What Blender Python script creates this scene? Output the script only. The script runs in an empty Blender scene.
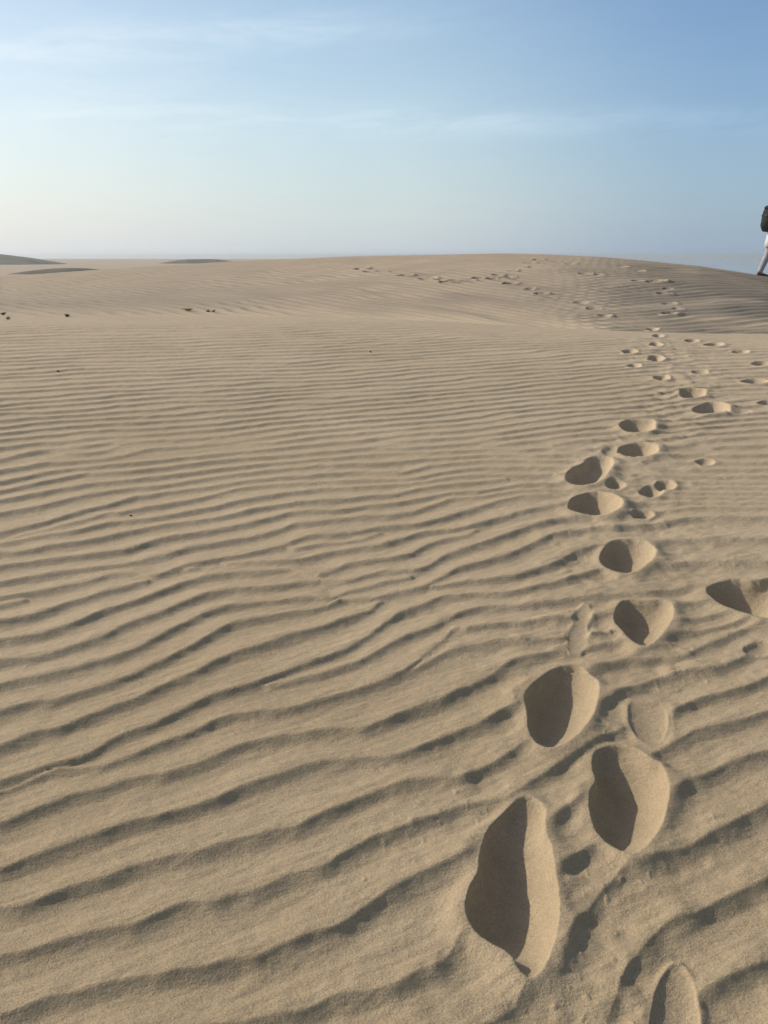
import bpy, bmesh, math, random
import numpy as np

# ------------------------------------------------------------------ camera, sky, sun, exposure
H = 1.3
TILT = math.radians(14.3)
FPX = 1005.0
SLOPE = 0.07
SUN_ELEV = math.radians(30)
SUN_AZ = math.radians(-71)          # measured from straight ahead (+Y), negative = to the left
EXPOSURE = 0.35
SKY_STOPS = [(0.0, (1.0, 0.93, 0.82)), (0.36, (0.98, 0.92, 0.82)), (0.45, (0.58, 0.74, 0.93)), (0.50, (0.60, 0.76, 0.94)),
             (0.67, (0.94, 1.03, 1.06)), (0.81, (1.04, 1.07, 1.06)), (1.0, (1.12, 1.10, 1.07))]

scene = bpy.context.scene
col = scene.collection
cam_d = bpy.data.cameras.new('camera')
cam_d.sensor_fit = 'VERTICAL'
cam_d.angle = 2 * math.atan(512 / FPX)
cam_d.clip_start, cam_d.clip_end = 0.05, 80000
cam = bpy.data.objects.new('camera', cam_d)
cam.location = (0, 0, H)
cam.rotation_euler = (math.pi / 2 - TILT, 0, 0)
col.objects.link(cam)
scene.camera = cam

world = bpy.data.worlds.new('World')
scene.world = world
world.use_nodes = True


def build_world():
    nt = world.node_tree
    nt.nodes.clear()
    N, L = nt.nodes.new, nt.links.new
    out = N('ShaderNodeOutputWorld')
    bg = N('ShaderNodeBackground')
    bg.inputs['Strength'].default_value = 0.107
    L(bg.outputs[0], out.inputs[0])
    sky = N('ShaderNodeTexSky')
    sky.sky_type = 'NISHITA'
    sky.sun_disc = False
    sky.sun_elevation = SUN_ELEV
    sky.sun_rotation = SUN_AZ
    sky.altitude = 0
    sky.air_density = 1.0
    sky.dust_density = 1.6
    sky.ozone_density = 1.6
    tc = N('ShaderNodeTexCoord')
    sep = N('ShaderNodeSeparateXYZ')
    L(tc.outputs['Generated'], sep.inputs[0])
    # thin cirrus: noise on the plane of the cloud deck (direction / height)

    def mth(op, a, b=None, clamp=False):
        n = N('ShaderNodeMath')
        n.operation = op
        n.use_clamp = clamp
        for i, v in enumerate((a, b)):
            if v is None:
                continue
            if isinstance(v, (int, float)):
                n.inputs[i].default_value = v
            else:
                L(v, n.inputs[i])
        return n.outputs[0]
    az = mth('ARCTAN2', sep.outputs['X'], sep.outputs['Y'])
    el = mth('ARCSINE', sep.outputs['Z'])
    cmb = N('ShaderNodeCombineXYZ')
    L(mth('MULTIPLY', az, 8.0), cmb.inputs[0])
    L(mth('MULTIPLY', mth('SUBTRACT', el, mth('MULTIPLY', az, 0.05)), 46.0), cmb.inputs[1])
    cmb.inputs[2].default_value = 3.7
    n1 = N('ShaderNodeTexNoise')
    n1.inputs['Scale'].default_value = 1.0
    n1.inputs['Detail'].default_value = 10.0
    n1.inputs['Roughness'].default_value = 0.68
    n1.inputs['Distortion'].default_value = 0.5
    L(cmb.outputs[0], n1.inputs['Vector'])

    def band(center_az, center_el, waz, wel, tilt=0.0):
        da = mth('DIVIDE', mth('SUBTRACT', az, center_az), waz)
        de = mth('DIVIDE', mth('SUBTRACT', mth('SUBTRACT', el, center_el),
                               mth('MULTIPLY', mth('SUBTRACT', az, center_az), tilt)), wel)
        s = mth('ADD', mth('MULTIPLY', da, da), mth('MULTIPLY', de, de))
        return mth('POWER', 2.718, mth('MULTIPLY', s, -1.0))
    m = mth('ADD', band(-0.065, 0.196, 0.075, 0.012, 0.05), band(-0.27, 0.180, 0.14, 0.015, 0.1))
    m = mth('ADD', m, band(0.08, 0.119, 0.42, 0.012, -0.01))
    m = mth('ADD', m, mth('MULTIPLY', band(-0.3, 0.13, 0.22, 0.05), 0.5))
    m = mth('ADD', m, 0.10)
    wisp = mth('SUBTRACT', mth('MULTIPLY', n1.outputs['Fac'], 2.4), 0.75, True)
    fac = mth('MULTIPLY', mth('MULTIPLY', wisp, m), 0.50, True)
    mix = N('ShaderNodeMix')
    mix.data_type = 'RGBA'
    L(fac, mix.inputs['Factor'])
    L(sky.outputs[0], mix.inputs['A'])
    mix.inputs['B'].default_value = (6.6, 7.0, 7.1, 1)
    # whitish haze low over the horizon, stronger towards the sun
    low = mth('POWER', 2.718, mth('MULTIPLY', mth('ABSOLUTE', el), -7.0))
    sunw = mth('ADD', mth('MULTIPLY', mth('COSINE', mth('SUBTRACT', az, SUN_AZ)), 0.5), 0.5)
    hz = mth('MULTIPLY', low, mth('ADD', mth('MULTIPLY', sunw, 0.55), 0.25), True)
    mix2 = N('ShaderNodeMix')
    mix2.data_type = 'RGBA'
    L(hz, mix2.inputs['Factor'])
    L(mix.outputs['Result'], mix2.inputs['A'])
    mix2.inputs['B'].default_value = (6.15, 6.4, 7.0, 1)
    # hazy air: whiter near the sun, bluer away; warm unseen fill added behind the camera
    rp = N('ShaderNodeValToRGB')
    rp.color_ramp.interpolation = 'EASE'
    e = rp.color_ramp.elements
    e[0].position, e[0].color = SKY_STOPS[0][0], (*SKY_STOPS[0][1], 1)
    e[1].position, e[1].color = SKY_STOPS[-1][0], (*SKY_STOPS[-1][1], 1)
    for p_, c_ in SKY_STOPS[1:-1]:
        k = e.new(p_)
        k.color = (*c_, 1)
    L(sunw, rp.inputs[0])
    mul = N('ShaderNodeMix')
    mul.data_type = 'RGBA'
    mul.blend_type = 'MULTIPLY'
    mul.inputs['Factor'].default_value = 1
    L(mix2.outputs['Result'], mul.inputs['A'])
    L(rp.outputs[0], mul.inputs['B'])
    L(mul.outputs['Result'], bg.inputs['Color'])


build_world()
sun_d = bpy.data.lights.new('sun', 'SUN')
sun_d.energy = 3.15
sun_d.angle = math.radians(0.9)
sun_d.color = (1.0, 0.93, 0.82)
sun = bpy.data.objects.new('sun', sun_d)
col.objects.link(sun)
# the lamp shines along its -Z: aim +Z at the sun
sun.rotation_euler = (math.pi / 2 - SUN_ELEV, 0, math.pi - SUN_AZ)
vs = scene.view_settings
vs.view_transform = 'Standard'
vs.look = 'None'
vs.exposure = EXPOSURE
vs.gamma = 1.0
vs.use_curve_mapping = False


# ------------------------------------------------------------------ noise
_rng = np.random.RandomState(7)
_perm = np.concatenate([_rng.permutation(512)] * 3)
_ang = _rng.rand(512) * 2 * np.pi
_gx, _gy = np.cos(_ang).astype(np.float32), np.sin(_ang).astype(np.float32)


def perlin(x, y, seed=0):
    x = np.asarray(x, np.float64) + 100.37 * (seed % 13)
    y = np.asarray(y, np.float64) + 57.91 * (seed % 17) + seed
    xi, yi = np.floor(x).astype(np.int64), np.floor(y).astype(np.int64)
    xf, yf = (x - xi).astype(np.float32), (y - yi).astype(np.float32)
    u = xf * xf * xf * (xf * (xf * 6 - 15) + 10)
    v = yf * yf * yf * (yf * (yf * 6 - 15) + 10)

    def g(ix, iy, fx, fy):
        h = _perm[_perm[ix & 511] + (iy & 511)]
        return _gx[h] * fx + _gy[h] * fy
    a = g(xi, yi, xf, yf)
    b = g(xi + 1, yi, xf - 1, yf)
    c = g(xi, yi + 1, xf, yf - 1)
    d = g(xi + 1, yi + 1, xf - 1, yf - 1)
    return 1.5 * (a + u * (b - a) + v * ((c + u * (d - c)) - (a + u * (b - a))))


def fbm(x, y, seed=0, octaves=3, gain=0.5):
    s, a = 0, 1.0
    for k in range(octaves):
        s = s + a * perlin(x * 2 ** k, y * 2 ** k, seed + 3 * k)
        a *= gain
    return s


def sstep(a, b, x):
    t = np.clip((x - a) / (b - a), 0, 1)
    return t * t * (3 - 2 * t)


# ------------------------------------------------------------------ the lie of the land
SKY_X = np.array([-600, 0, 100, 230, 350, 440, 500, 540, 600, 650, 700, 768, 900, 1400])
SKY_Y = np.array([278, 275.5, 269, 261.5, 257, 255, 254.3, 254.8, 257.5, 261.3, 266, 276, 298, 330])
CREST_P = (SKY_X - 384) / 1037.0
CREST_D = np.array([30, 30, 29.5, 29, 28, 27, 26.5, 26, 25, 24, 23, 21.5, 20, 18.0])
CREST_Z = H - (SKY_Y - 256) / 1005.0 * CREST_D


def hermite(r, knots, z, m):
    """piecewise cubic through per-point knots; every entry of knots/z/m is an array or a number"""
    out = np.zeros_like(r)
    out[:] = z[0] + m[0] * (r - knots[0])
    for k in range(len(knots) - 1):
        k0, k1 = knots[k] + 0 * r, knots[k + 1] + 0 * r
        h = k1 - k0
        t = np.clip((r - k0) / h, 0, 1)
        v = ((2 * t ** 3 - 3 * t ** 2 + 1) * z[k] + (t ** 3 - 2 * t ** 2 + t) * h * m[k]
             + (-2 * t ** 3 + 3 * t ** 2) * z[k + 1] + (t ** 3 - t ** 2) * h * m[k + 1])
        out = np.where(r >= k0, v, out)
    return out


def land(X, Y):
    X, Y = np.asarray(X, float), np.asarray(Y, float)
    p = np.clip(X / np.maximum(Y, 0.5), -0.9, 0.95)
    D = np.interp(p, CREST_P, CREST_D)
    Z = np.interp(p, CREST_P, CREST_Z)
    R = sstep(-0.1, 0.35, p)                      # right side: the dip behind the first rise is deeper
    lip = 10.4 - 0.9 * R
    zl = 0.655 - 0.075 * R
    zd = zl - 0.03 - 0.12 * R
    S = sstep(0.04, 0.3, p)
    kn = [0.0 * Y, 5.0, 8.0, lip, lip + 2.0, D - 4.0, D, D + 10, D + 45, 400.0, 1700.0]
    zz = [0.0, SLOPE * 5, SLOPE * 8 - 0.005, zl, zd, Z - 0.11 - 0.02 * R, Z, Z - 0.8, -0.35 - 3.8 * S, -5.0 * S, -4.6 - S]
    mm = [SLOPE, SLOPE, SLOPE * 0.9, 0.012, 0.01 + 0.03 * R, 0.055, 0.0, -0.09, -0.01, -0.0015, -0.002]
    z = hermite(Y, kn, zz, mm)
    z = np.where(Y < 0, SLOPE * 4 * np.tanh(Y / 4), z)
    z = z + 0.012 * perlin(X * 0.35, Y * 0.35, 5) * sstep(1, 4, Y) * (1 - sstep(25, 35, Y))
    far = sstep(60, 140, np.hypot(X, Y))
    z = z + far * 0.14 * fbm(X / 90.0, Y / 45.0, 11, 2)
    return z


def pix_ray(x, y):
    dx, dy = (x - 384) / FPX, (512 - y) / FPX
    return dx, math.cos(TILT) + dy * math.sin(TILT), -math.sin(TILT) + dy * math.cos(TILT)


def pix_to_ground(x, y, tmin=0.6, tmax=60):
    """where the line of sight through a measured photo position meets the land"""
    dx, f, u = pix_ray(x, y)
    t = tmin * (tmax / tmin) ** np.linspace(0, 1, 4000)
    d = H + u * t - land(dx * t, f * t)
    i = np.nonzero(d < 0)[0]
    k = int(i[0]) if len(i) else int(np.argmin(d))
    if k == 0:
        return dx * t[0], f * t[0]
    a = d[k - 1] / (d[k - 1] - d[k]) if len(i) else 0
    tt = t[k - 1] + (t[k] - t[k - 1]) * a
    return dx * tt, f * tt


# ------------------------------------------------------------------ wind ripples: spacing and run of the crests as measured
COLS = {
    0: [375, 380, 385.6, 391, 396.5, 401, 406.5, 412, 418, 425, 431, 437, 444, 450, 457, 464, 473, 483, 492, 502, 514, 526,
        539, 553, 567, 584, 604, 623, 642, 663, 687, 715, 750, 789, 832, 877, 918, 966, 1021],
    160: [443, 449, 460, 469, 480, 493, 507, 518, 528, 542, 559, 577, 594],
    256: [562, 573, 589, 605, 625, 652, 687, 717, 747, 790, 845, 900, 970],
    320: [374.7, 380, 385, 389.5, 394, 398, 402, 406.5, 412, 417.5, 422, 427.5, 433, 439, 446, 454.6, 462, 469, 477, 485, 493, 502.5,
          513, 524, 537, 547, 560, 578],
    512: [445, 451, 457, 463, 470, 478, 494, 515, 535, 557, 577, 592, 607, 625, 641, 665, 715, 773],
    550: [346.5, 351, 355.5, 360, 364.5, 369.5, 375, 380, 385, 390, 395, 400, 405.6, 411, 416, 421, 426, 431.5, 437.5, 443],
    700: [442, 448, 456, 468, 480, 489, 502, 519, 540, 565, 600, 632, 670, 705, 740, 790, 850, 915, 998],
}
SLOPES = [  # photo x, y, dy/dx of a crest line
    (80, 850, -0.32), (160, 920, -0.28), (120, 985, -0.22), (330, 870, -0.36), (400, 960, -0.36), (620, 880, -0.60), (700, 840, -0.34), (690, 930, -0.45),
    (80, 760, -0.30), (200, 740, -0.30), (80, 660, -0.20), (200, 640, -0.25), (380, 640, -0.24), (380, 760, -0.26), (460, 700, -0.36),
    (620, 700, -0.26), (700, 680, -0.28), (720, 600, -0.25), (560, 610, -0.10), (80, 520, -0.17), (240, 520, -0.16), (400, 530, -0.22), (520, 530, -0.26), (700, 520, -0.17),
    (80, 420, -0.08), (320, 420, -0.09), (550, 420, -0.11), (700, 450, -0.12), (80, 360, -0.03), (320, 360, -0.04), (550, 360, -0.07),
]


def plane_hit(x, y):
    dx, f, u = pix_ray(x, y)
    t = H / (SLOPE * f - u)
    return dx * t, f * t


def basis(X, Y):
    X, Y = np.asarray(X, float), np.asarray(Y, float)
    p = np.clip(X / (Y + 0.8), -0.75, 0.75) / 0.4
    q = np.log(np.clip(Y + 0.8, 1.3, 60)) - 1.6
    return np.stack([p ** i * q ** j for i in range(5) for j in range(5) if i + j <= 5 and i + j > 0], -1)


def fit_phase():
    nb = basis(0.0, 1.0).shape[-1]
    keys = sorted(COLS)
    rows, rhs = [], []
    for ci, cx in enumerate(keys):
        for n, y in enumerate(COLS[cx]):
            b = basis(*plane_hit(cx, y))
            o = np.zeros(len(keys))
            o[ci] = 1
            rows.append(np.concatenate([b, o]))
            rhs.append(n)
    for x, y, m in SLOPES:
        for s in (-22, 22):
            pass
        d = basis(*plane_hit(x + 22, y + 22 * m)) - basis(*plane_hit(x - 22, y - 22 * m))
        rows.append(np.concatenate([d, np.zeros(len(keys))]) * 7)
        rhs.append(0)
    A = np.array(rows)
    for k in range(nb):
        e = np.zeros(A.shape[1])
        e[k] = 0.08
        A = np.vstack([A, e])
        rhs.append(0)
    sol = np.linalg.lstsq(A, np.array(rhs, float), rcond=None)[0]
    return sol[:nb]


PH = fit_phase()


# shaded slip faces of the near ripples, measured along their run (photo x, y); two lines that meet are one crest that forks
FACES = [
    [(0, 472), (42, 463), (94, 460), (160, 449), (320, 438), (480, 430), (700, 420)],
    [(0, 483), (52, 472), (108, 465), (160, 461), (243, 452), (320, 446), (480, 436), (700, 430)],
    [(0, 492), (37, 484), (83, 474), (129, 473), (160, 469), (243, 459), (320, 454.6), (480, 446), (700, 442)],
    [(0, 501), (62, 490), (94, 485), (160, 478), (243, 468), (320, 460), (400, 455), (480, 451), (700, 448)],
    [(0, 515), (42, 507), (83, 496), (125, 489), (160, 487), (232, 476), (320, 467), (375, 467), (430, 461), (480, 457), (700, 456)],
    [(0, 538), (42, 526), (83, 514), (108, 506), (133, 499), (160, 494), (210, 488), (250, 482), (320, 477.5), (360, 473), (400, 476), (430, 467), (480, 462), (700, 463)],
    [(0, 540), (42, 530), (83, 520), (108, 513), (117, 515), (146, 509), (160, 507), (200, 500), (233, 490), (260, 486), (320, 483), (370, 482), (420, 480), (440, 475), (480, 470), (700, 470)],
    [(0, 544), (42, 535), (75, 532), (117, 522), (160, 518), (202, 511), (243, 501), (277, 496), (320, 490), (345, 489), (400, 486), (425, 483), (450, 478), (480, 477), (700, 478)],
    [(0, 553.5), (19, 554), (46, 549), (83, 543), (117, 536), (160, 526), (222, 518), (243, 513), (268, 508), (320, 502.5), (337, 503), (355, 500), (395, 497), (420, 490), (450, 486), (480, 484), (520, 478), (700, 484)],
    [(0, 568), (42, 561), (88, 557), (125, 554), (160, 541), (208, 533), (243, 526), (277, 519), (289, 514), (320, 513), (343, 512), (362, 508), (393, 505), (430, 500), (450, 495), (480, 494), (520, 487), (600, 486), (700, 489)],
    [(0, 584), (62, 573), (117, 566), (146, 561), (160, 559), (185, 550), (243, 541), (277, 534), (293, 526), (320, 523), (340, 520), (360, 518), (389, 518), (410, 515), (430, 507), (453, 498), (480, 498), (521, 491), (600, 492), (700, 495)],
    [(0, 599), (42, 593), (83, 585), (108, 574), (135, 573), (146, 577), (160, 577), (185, 566), (239, 558), (264, 552), (289, 546), (306, 538), (320, 537), (340, 537), (362, 534), (380, 530), (390, 528), (420, 526.5), (445, 520), (462, 515), (480, 508), (521, 496), (600, 498), (700, 499)],
    [(0, 604), (30, 597), (67, 585), (103, 576), (140, 574.5), (150, 577.5), (160, 577.6), (185, 566.6), (239, 558.6), (264, 552.6), (289, 547), (300, 549), (320, 545), (351, 543), (370, 537), (389, 529), (420, 527), (445, 521), (462, 516), (480, 509), (521, 497), (600, 499), (700, 500)],
    [(0, 623), (33, 618), (73, 603), (110, 592), (147, 580), (180, 570), (217, 563), (256, 562), (277, 563), (300, 562), (320, 556), (341, 551), (389, 546), (403, 541), (414, 535), (428, 532), (453, 532), (480, 526), (501, 520), (521, 513), (560, 505), (700, 504)],
    [(0, 642), (33, 638), (67, 628), (100, 613), (133, 603), (167, 590), (200, 578), (233, 573), (256, 572), (290, 568), (320, 578), (337, 571), (345, 566), (366, 563), (389, 559), (412, 556), (422, 549), (437, 542), (453, 538), (466, 536), (480, 527.5), (501, 521), (521, 514), (560, 506), (700, 505)],
    [(0, 663), (33, 658), (67, 649), (100, 640), (133, 623), (167, 612), (200, 598), (233, 590), (256, 589.5), (289, 586), (320, 579), (351, 582), (362, 577), (382, 572), (414, 573), (428, 570), (439, 561), (453, 554), (480, 545.5), (501, 538), (522, 531), (543, 525), (573, 519), (640, 515), (700, 508)],
    [(0, 687), (33, 678), (67, 672), (100, 662), (127, 655), (150, 643), (180, 628), (207, 615), (230, 607), (256, 605), (289, 600), (316, 599), (329, 602), (345, 593), (366, 588), (389, 582), (412, 576), (420, 572), (439, 562), (453, 555), (480, 546.5), (501, 539), (522, 532), (543, 526), (573, 520), (640, 516), (700, 509)],
    [(0, 713), (27, 705), (67, 698), (100, 688), (133, 677), (160, 663), (187, 650), (207, 638), (233, 625), (256, 619.5), (289, 613), (313, 610), (329, 603.5), (345, 598), (370, 600), (393, 594), (420, 589), (440, 580), (453, 571), (470, 566), (480, 564.5), (511, 557), (532, 546), (551, 536), (571, 533), (640, 527), (700, 519)],
    [(0, 750), (20, 742), (57, 732), (87, 718), (123, 705), (157, 690), (187, 677), (213, 665), (233, 655), (256, 648.5), (289, 638), (323, 628), (356, 617), (373, 610), (376, 602), (399, 592), (429, 587), (463, 583), (512, 580), (555, 567), (575, 553), (592, 548), (640, 546), (700, 540)],
    [(0, 789), (20, 782), (50, 768), (87, 762), (103, 752), (123, 738), (150, 730), (180, 715), (213, 698), (240, 690), (256, 686.5), (289, 675), (329, 660), (355, 649), (365, 640), (383, 627), (399, 615), (423, 607), (436, 598), (463, 596), (512, 593.5), (577, 580), (601, 573), (640, 572), (700, 565)],
    [(0, 790), (20, 783), (50, 769), (87, 763), (103, 753), (123, 739), (150, 731), (180, 716), (213, 699), (240, 691), (256, 687.5), (293, 680), (329, 672), (356, 664), (376, 655), (399, 642), (423, 633), (448, 625), (456, 615), (483, 608), (512, 607), (575, 601), (640, 597), (700, 588)],
    [(0, 791), (20, 784), (50, 770), (85, 768), (105, 768), (133, 757), (153, 748), (187, 737), (213, 723), (233, 718), (256, 717), (293, 713), (323, 705), (353, 695), (383, 685), (400, 678), (440, 645), (452, 627), (469, 632), (486, 627), (512, 625), (575, 618), (640, 613), (700, 604)],
    [(0, 792), (20, 785), (50, 771), (85, 769), (105, 769), (133, 758), (153, 749), (187, 738), (213, 724), (233, 719), (256, 718), (293, 714), (323, 706), (353, 696), (383, 686), (400, 679), (416, 669), (436, 657), (463, 648), (489, 643), (512, 640), (562, 641), (640, 628), (700, 620), (768, 605)],
    [(0, 830), (37, 814), (67, 802), (97, 793), (127, 782), (143, 781), (167, 778), (187, 772), (213, 762), (240, 750), (256, 745), (289, 738), (323, 735), (363, 735), (389, 723), (416, 713), (443, 707), (469, 692), (489, 682), (512, 664), (552, 653), (620, 642), (700, 634), (768, 617)],
    [(0, 877), (33, 865), (67, 851), (100, 840), (123, 831), (150, 825), (187, 815), (213, 808), (233, 798), (256, 790), (276, 783), (303, 770), (336, 763), (366, 762), (396, 762), (416, 755), (443, 743), (469, 735), (496, 723), (512, 716), (560, 690), (589, 672), (629, 663), (685, 660), (699, 650), (725, 638), (768, 622)],
    [(0, 915), (20, 915), (43, 906), (73, 896), (100, 886), (127, 876), (150, 868), (180, 863), (200, 858), (227, 850), (256, 846), (299, 833), (333, 815), (366, 801), (396, 788), (423, 783), (456, 787), (476, 778), (500, 765), (560, 730), (632, 692), (652, 683), (679, 675), (719, 674), (745, 660), (768, 650)],
    [(0, 966), (33, 960), (67, 951), (100, 943), (133, 935), (153, 926), (173, 915), (190, 910), (213, 911), (233, 903), (256, 898), (289, 883), (323, 875), (339, 861), (369, 846), (396, 836), (423, 826), (456, 811), (489, 806), (506, 804), (560, 770), (620, 735), (679, 715), (699, 705), (745, 693), (768, 683)],
    [(0, 1022), (23, 1015), (50, 1006), (73, 1000), (103, 991), (133, 986), (167, 983), (193, 980), (220, 971), (240, 967), (256, 968), (279, 956), (303, 946), (336, 935), (366, 918), (386, 898), (406, 888), (433, 876), (456, 866), (500, 850), (545, 830), (590, 800), (640, 770), (675, 752), (692, 738), (719, 732), (768, 720)],
    [(0, 1078), (150, 1040), (250, 1030), (296, 1023), (329, 1008), (366, 1005), (396, 998), (416, 985), (443, 973), (465, 941), (520, 905), (580, 860), (630, 830), (672, 802), (699, 788), (729, 773), (768, 760)],
    [(0, 1140), (150, 1100), (296, 1080), (400, 1070), (460, 1047), (512, 1015), (545, 968), (579, 928), (605, 898), (625, 871), (659, 865), (685, 861), (719, 841), (768, 813)],
    [(0, 1210), (150, 1170), (300, 1150), (420, 1140), (500, 1130), (570, 1078), (615, 1015), (625, 975), (645, 951), (665, 931), (692, 925), (719, 908), (768, 885)],
    [(0, 1280), (300, 1220), (500, 1190), (600, 1110), (650, 1050), (699, 998), (725, 988), (768, 976)],
    [(0, 1350), (300, 1290), (500, 1255), (640, 1170), (700, 1090), (768, 1060)],
]
GX = np.arange(0, 769, 3.0)
GY = np.arange(446, 1101, 1.0)


def traced_offset():
    """difference between the traced crests and the smooth fit, on a grid over the measured field"""
    lines = []
    for L in FACES:
        y = np.interp(GX, [p[0] for p in L], [p[1] for p in L])
        k = np.array([1, 3, 4, 3, 1.0])
        y[2:-2] = np.convolve(y, k / k.sum(), 'valid')
        lines.append(y)
    lines = np.array(lines)
    for k in range(1, len(lines)):
        gap = np.maximum(lines[k] - lines[k - 1], 0)
        lines[k] = lines[k - 1] + np.where(gap < 2.5, 0.02, gap)
    ph = np.zeros((len(GY), len(GX)))
    n = np.arange(len(lines)) + 0.87
    for i in range(len(GX)):
        ph[:, i] = np.interp(GY, lines[:, i], n)
        low = GY < lines[0, i]
        ph[low, i] = n[0] - (lines[0, i] - GY[low]) / max(lines[1, i] - lines[0, i], 4)
    gx, gy = np.meshgrid(GX, GY)
    X, Y = plane_hit_many(gx, gy)
    # as a complex wave, so that a crest that splits off grows in smoothly
    d = ph - basis(X, Y) @ PH
    z = np.exp(2j * np.pi * d)
    for _ in range(2):
        for ax, ker in ((0, [1, 2, 1]), (1, [1, 2, 1])):
            zp = np.pad(z, [(1, 1) if q == ax else (0, 0) for q in (0, 1)], mode='edge')
            z = (np.take(zp, range(0, z.shape[ax]), ax) + 2 * z + np.take(zp, range(2, z.shape[ax] + 2), ax)) / 4
    return z


def plane_hit_many(x, y):
    dx, dy = (x - 384) / FPX, (512 - y) / FPX
    f, u = math.cos(TILT) + dy * math.sin(TILT), -math.sin(TILT) + dy * math.cos(TILT)
    t = H / (SLOPE * f - u)
    return dx * t, f * t


OFFS = traced_offset()


def crest_wave(X, Y):
    """traced wave at a ground point; outside the measured field the edge value carries on"""
    zz = SLOPE * Y - H
    depth = Y * math.cos(TILT) - zz * math.sin(TILT)
    px = np.clip(384 + FPX * X / depth, 0, 768)
    py = np.clip(512 - FPX * (Y * math.sin(TILT) + zz * math.cos(TILT)) / depth, GY[0], GY[-1])
    fx, fy = np.clip(px / (GX[1] - GX[0]), 0, len(GX) - 1.001), np.clip((py - GY[0]) / (GY[1] - GY[0]), 0, len(GY) - 1.001)
    i, j = fx.astype(int), fy.astype(int)
    a, b = fx - i, fy - j
    o = (OFFS[j, i] * (1 - a) + OFFS[j, i + 1] * a) * (1 - b) + (OFFS[j + 1, i] * (1 - a) + OFFS[j + 1, i + 1] * a) * b
    k = sstep(4.4, 5.8, Y)
    return o * (1 - k) + k


def profile(ph, lee=0.27):
    """cross-section of a wind ripple: long windward back, sharp crest, short steep slip face (0..1)"""
    t = ph - np.floor(ph)
    a = 1 - lee
    up = (1 - np.cos(np.pi * 0.86 * np.clip(t / a, 0, 1))) / (1 - math.cos(math.pi * 0.86))
    s = np.clip((t - a) / lee, 0, 1)
    dn = (1 - s) ** 1.7
    return np.where(t < a, up, dn)


def ripples(X, Y, disturbed):
    """height of the wind ripples on the first rise"""
    Yc = np.maximum(Y, 0.5)
    u = basis(X, Yc) @ PH
    e = 0.015
    Z = crest_wave(X, Yc)

    def grad(X2, Y2):
        return (basis(X2, Y2) @ PH - u + np.angle(crest_wave(X2, Y2) * np.conj(Z)) / (2 * np.pi)) / e
    lam = np.clip(1 / np.maximum(np.hypot(grad(X + e, Yc), grad(X, Yc + e)), 1e-3), 0.03, 0.165 + 0.05 * sstep(4, 7, Y))
    v = (X * 0.86 + Y * 0.5) / 0.13
    far = sstep(4.2, 6.5, Y)             # beyond the traced field the crests meander and fork freely
    wild = 0.12 + 0.88 * far
    w = wild * (0.36 * perlin(u / 3.4, v / 5.0, 21) + 0.20 * perlin(u / 1.8, v / 2.2, 22))
    w = w + 0.04 * perlin(u * 0.9, v * 0.9, 23) + 0.03 * perlin(u * 1.6, v * 2.0, 24)
    b = (0.22 + 0.52 * far) * (1 + 0.7 * perlin(X * 0.7, Y * 0.35, 27)) + 0.2 * disturbed
    A = Z * (1 + b * 1.9 * (perlin(u / 3.0, v / 7.0, 31) + 1j * perlin(u / 3.0, v / 7.0, 32)))
    ph = u + w + np.angle(A) / (2 * np.pi)
    amp = np.clip(1.15 * np.abs(A) + 0.05, 0.0, 1.0) ** 0.7
    amp = amp * (0.97 + 0.16 * perlin(v / 4.0, u / 2.0, 33))
    hgt = 0.106 * lam * amp * (1 - 0.2 * sstep(3.2, 6.0, Y) - 0.33 * sstep(6.0, 9.5, Y))
    return hgt * (profile(ph, 0.245 - 0.075 * sstep(3.5, 6.5, Y)) - 0.45)


def ripples_far(X, Y):
    """ripples on the second dune: crests run down to the right on its flank, across it at the right"""
    out = 0
    p = X / np.maximum(Y, 0.5)
    w2 = sstep(0.10, 0.30, p + 0.05 * perlin(X / 1.3, Y / 1.8, 48))
    for k, (az, lam, h, lee, w) in enumerate(((60, 0.27, 0.040, 0.45, 1 - w2), (145, 0.28, 0.040, 0.36, w2))):
        sx, sy = math.sin(math.radians(az)), math.cos(math.radians(az))
        wob = 0.20 * perlin(X / 2.2, Y / 3.0, 41 + k) + 0.06 * perlin(X / 0.7, Y / 0.9, 45 + k)
        u = (X * sx + Y * sy + wob) / lam
        v = (X * sy - Y * sx) / lam
        er = 1 + 1.5 * perlin(u / 3, v / 7, 43 + k)
        ei = 1.5 * perlin(u / 3, v / 7, 52 + k)
        ph = u + np.arctan2(ei, er) / (2 * np.pi)
        amp = np.clip(np.hypot(er, ei), 0, 1) ** 0.7
        out = out + w * h * amp * (profile(ph, lee) - 0.45)
    return out


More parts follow.
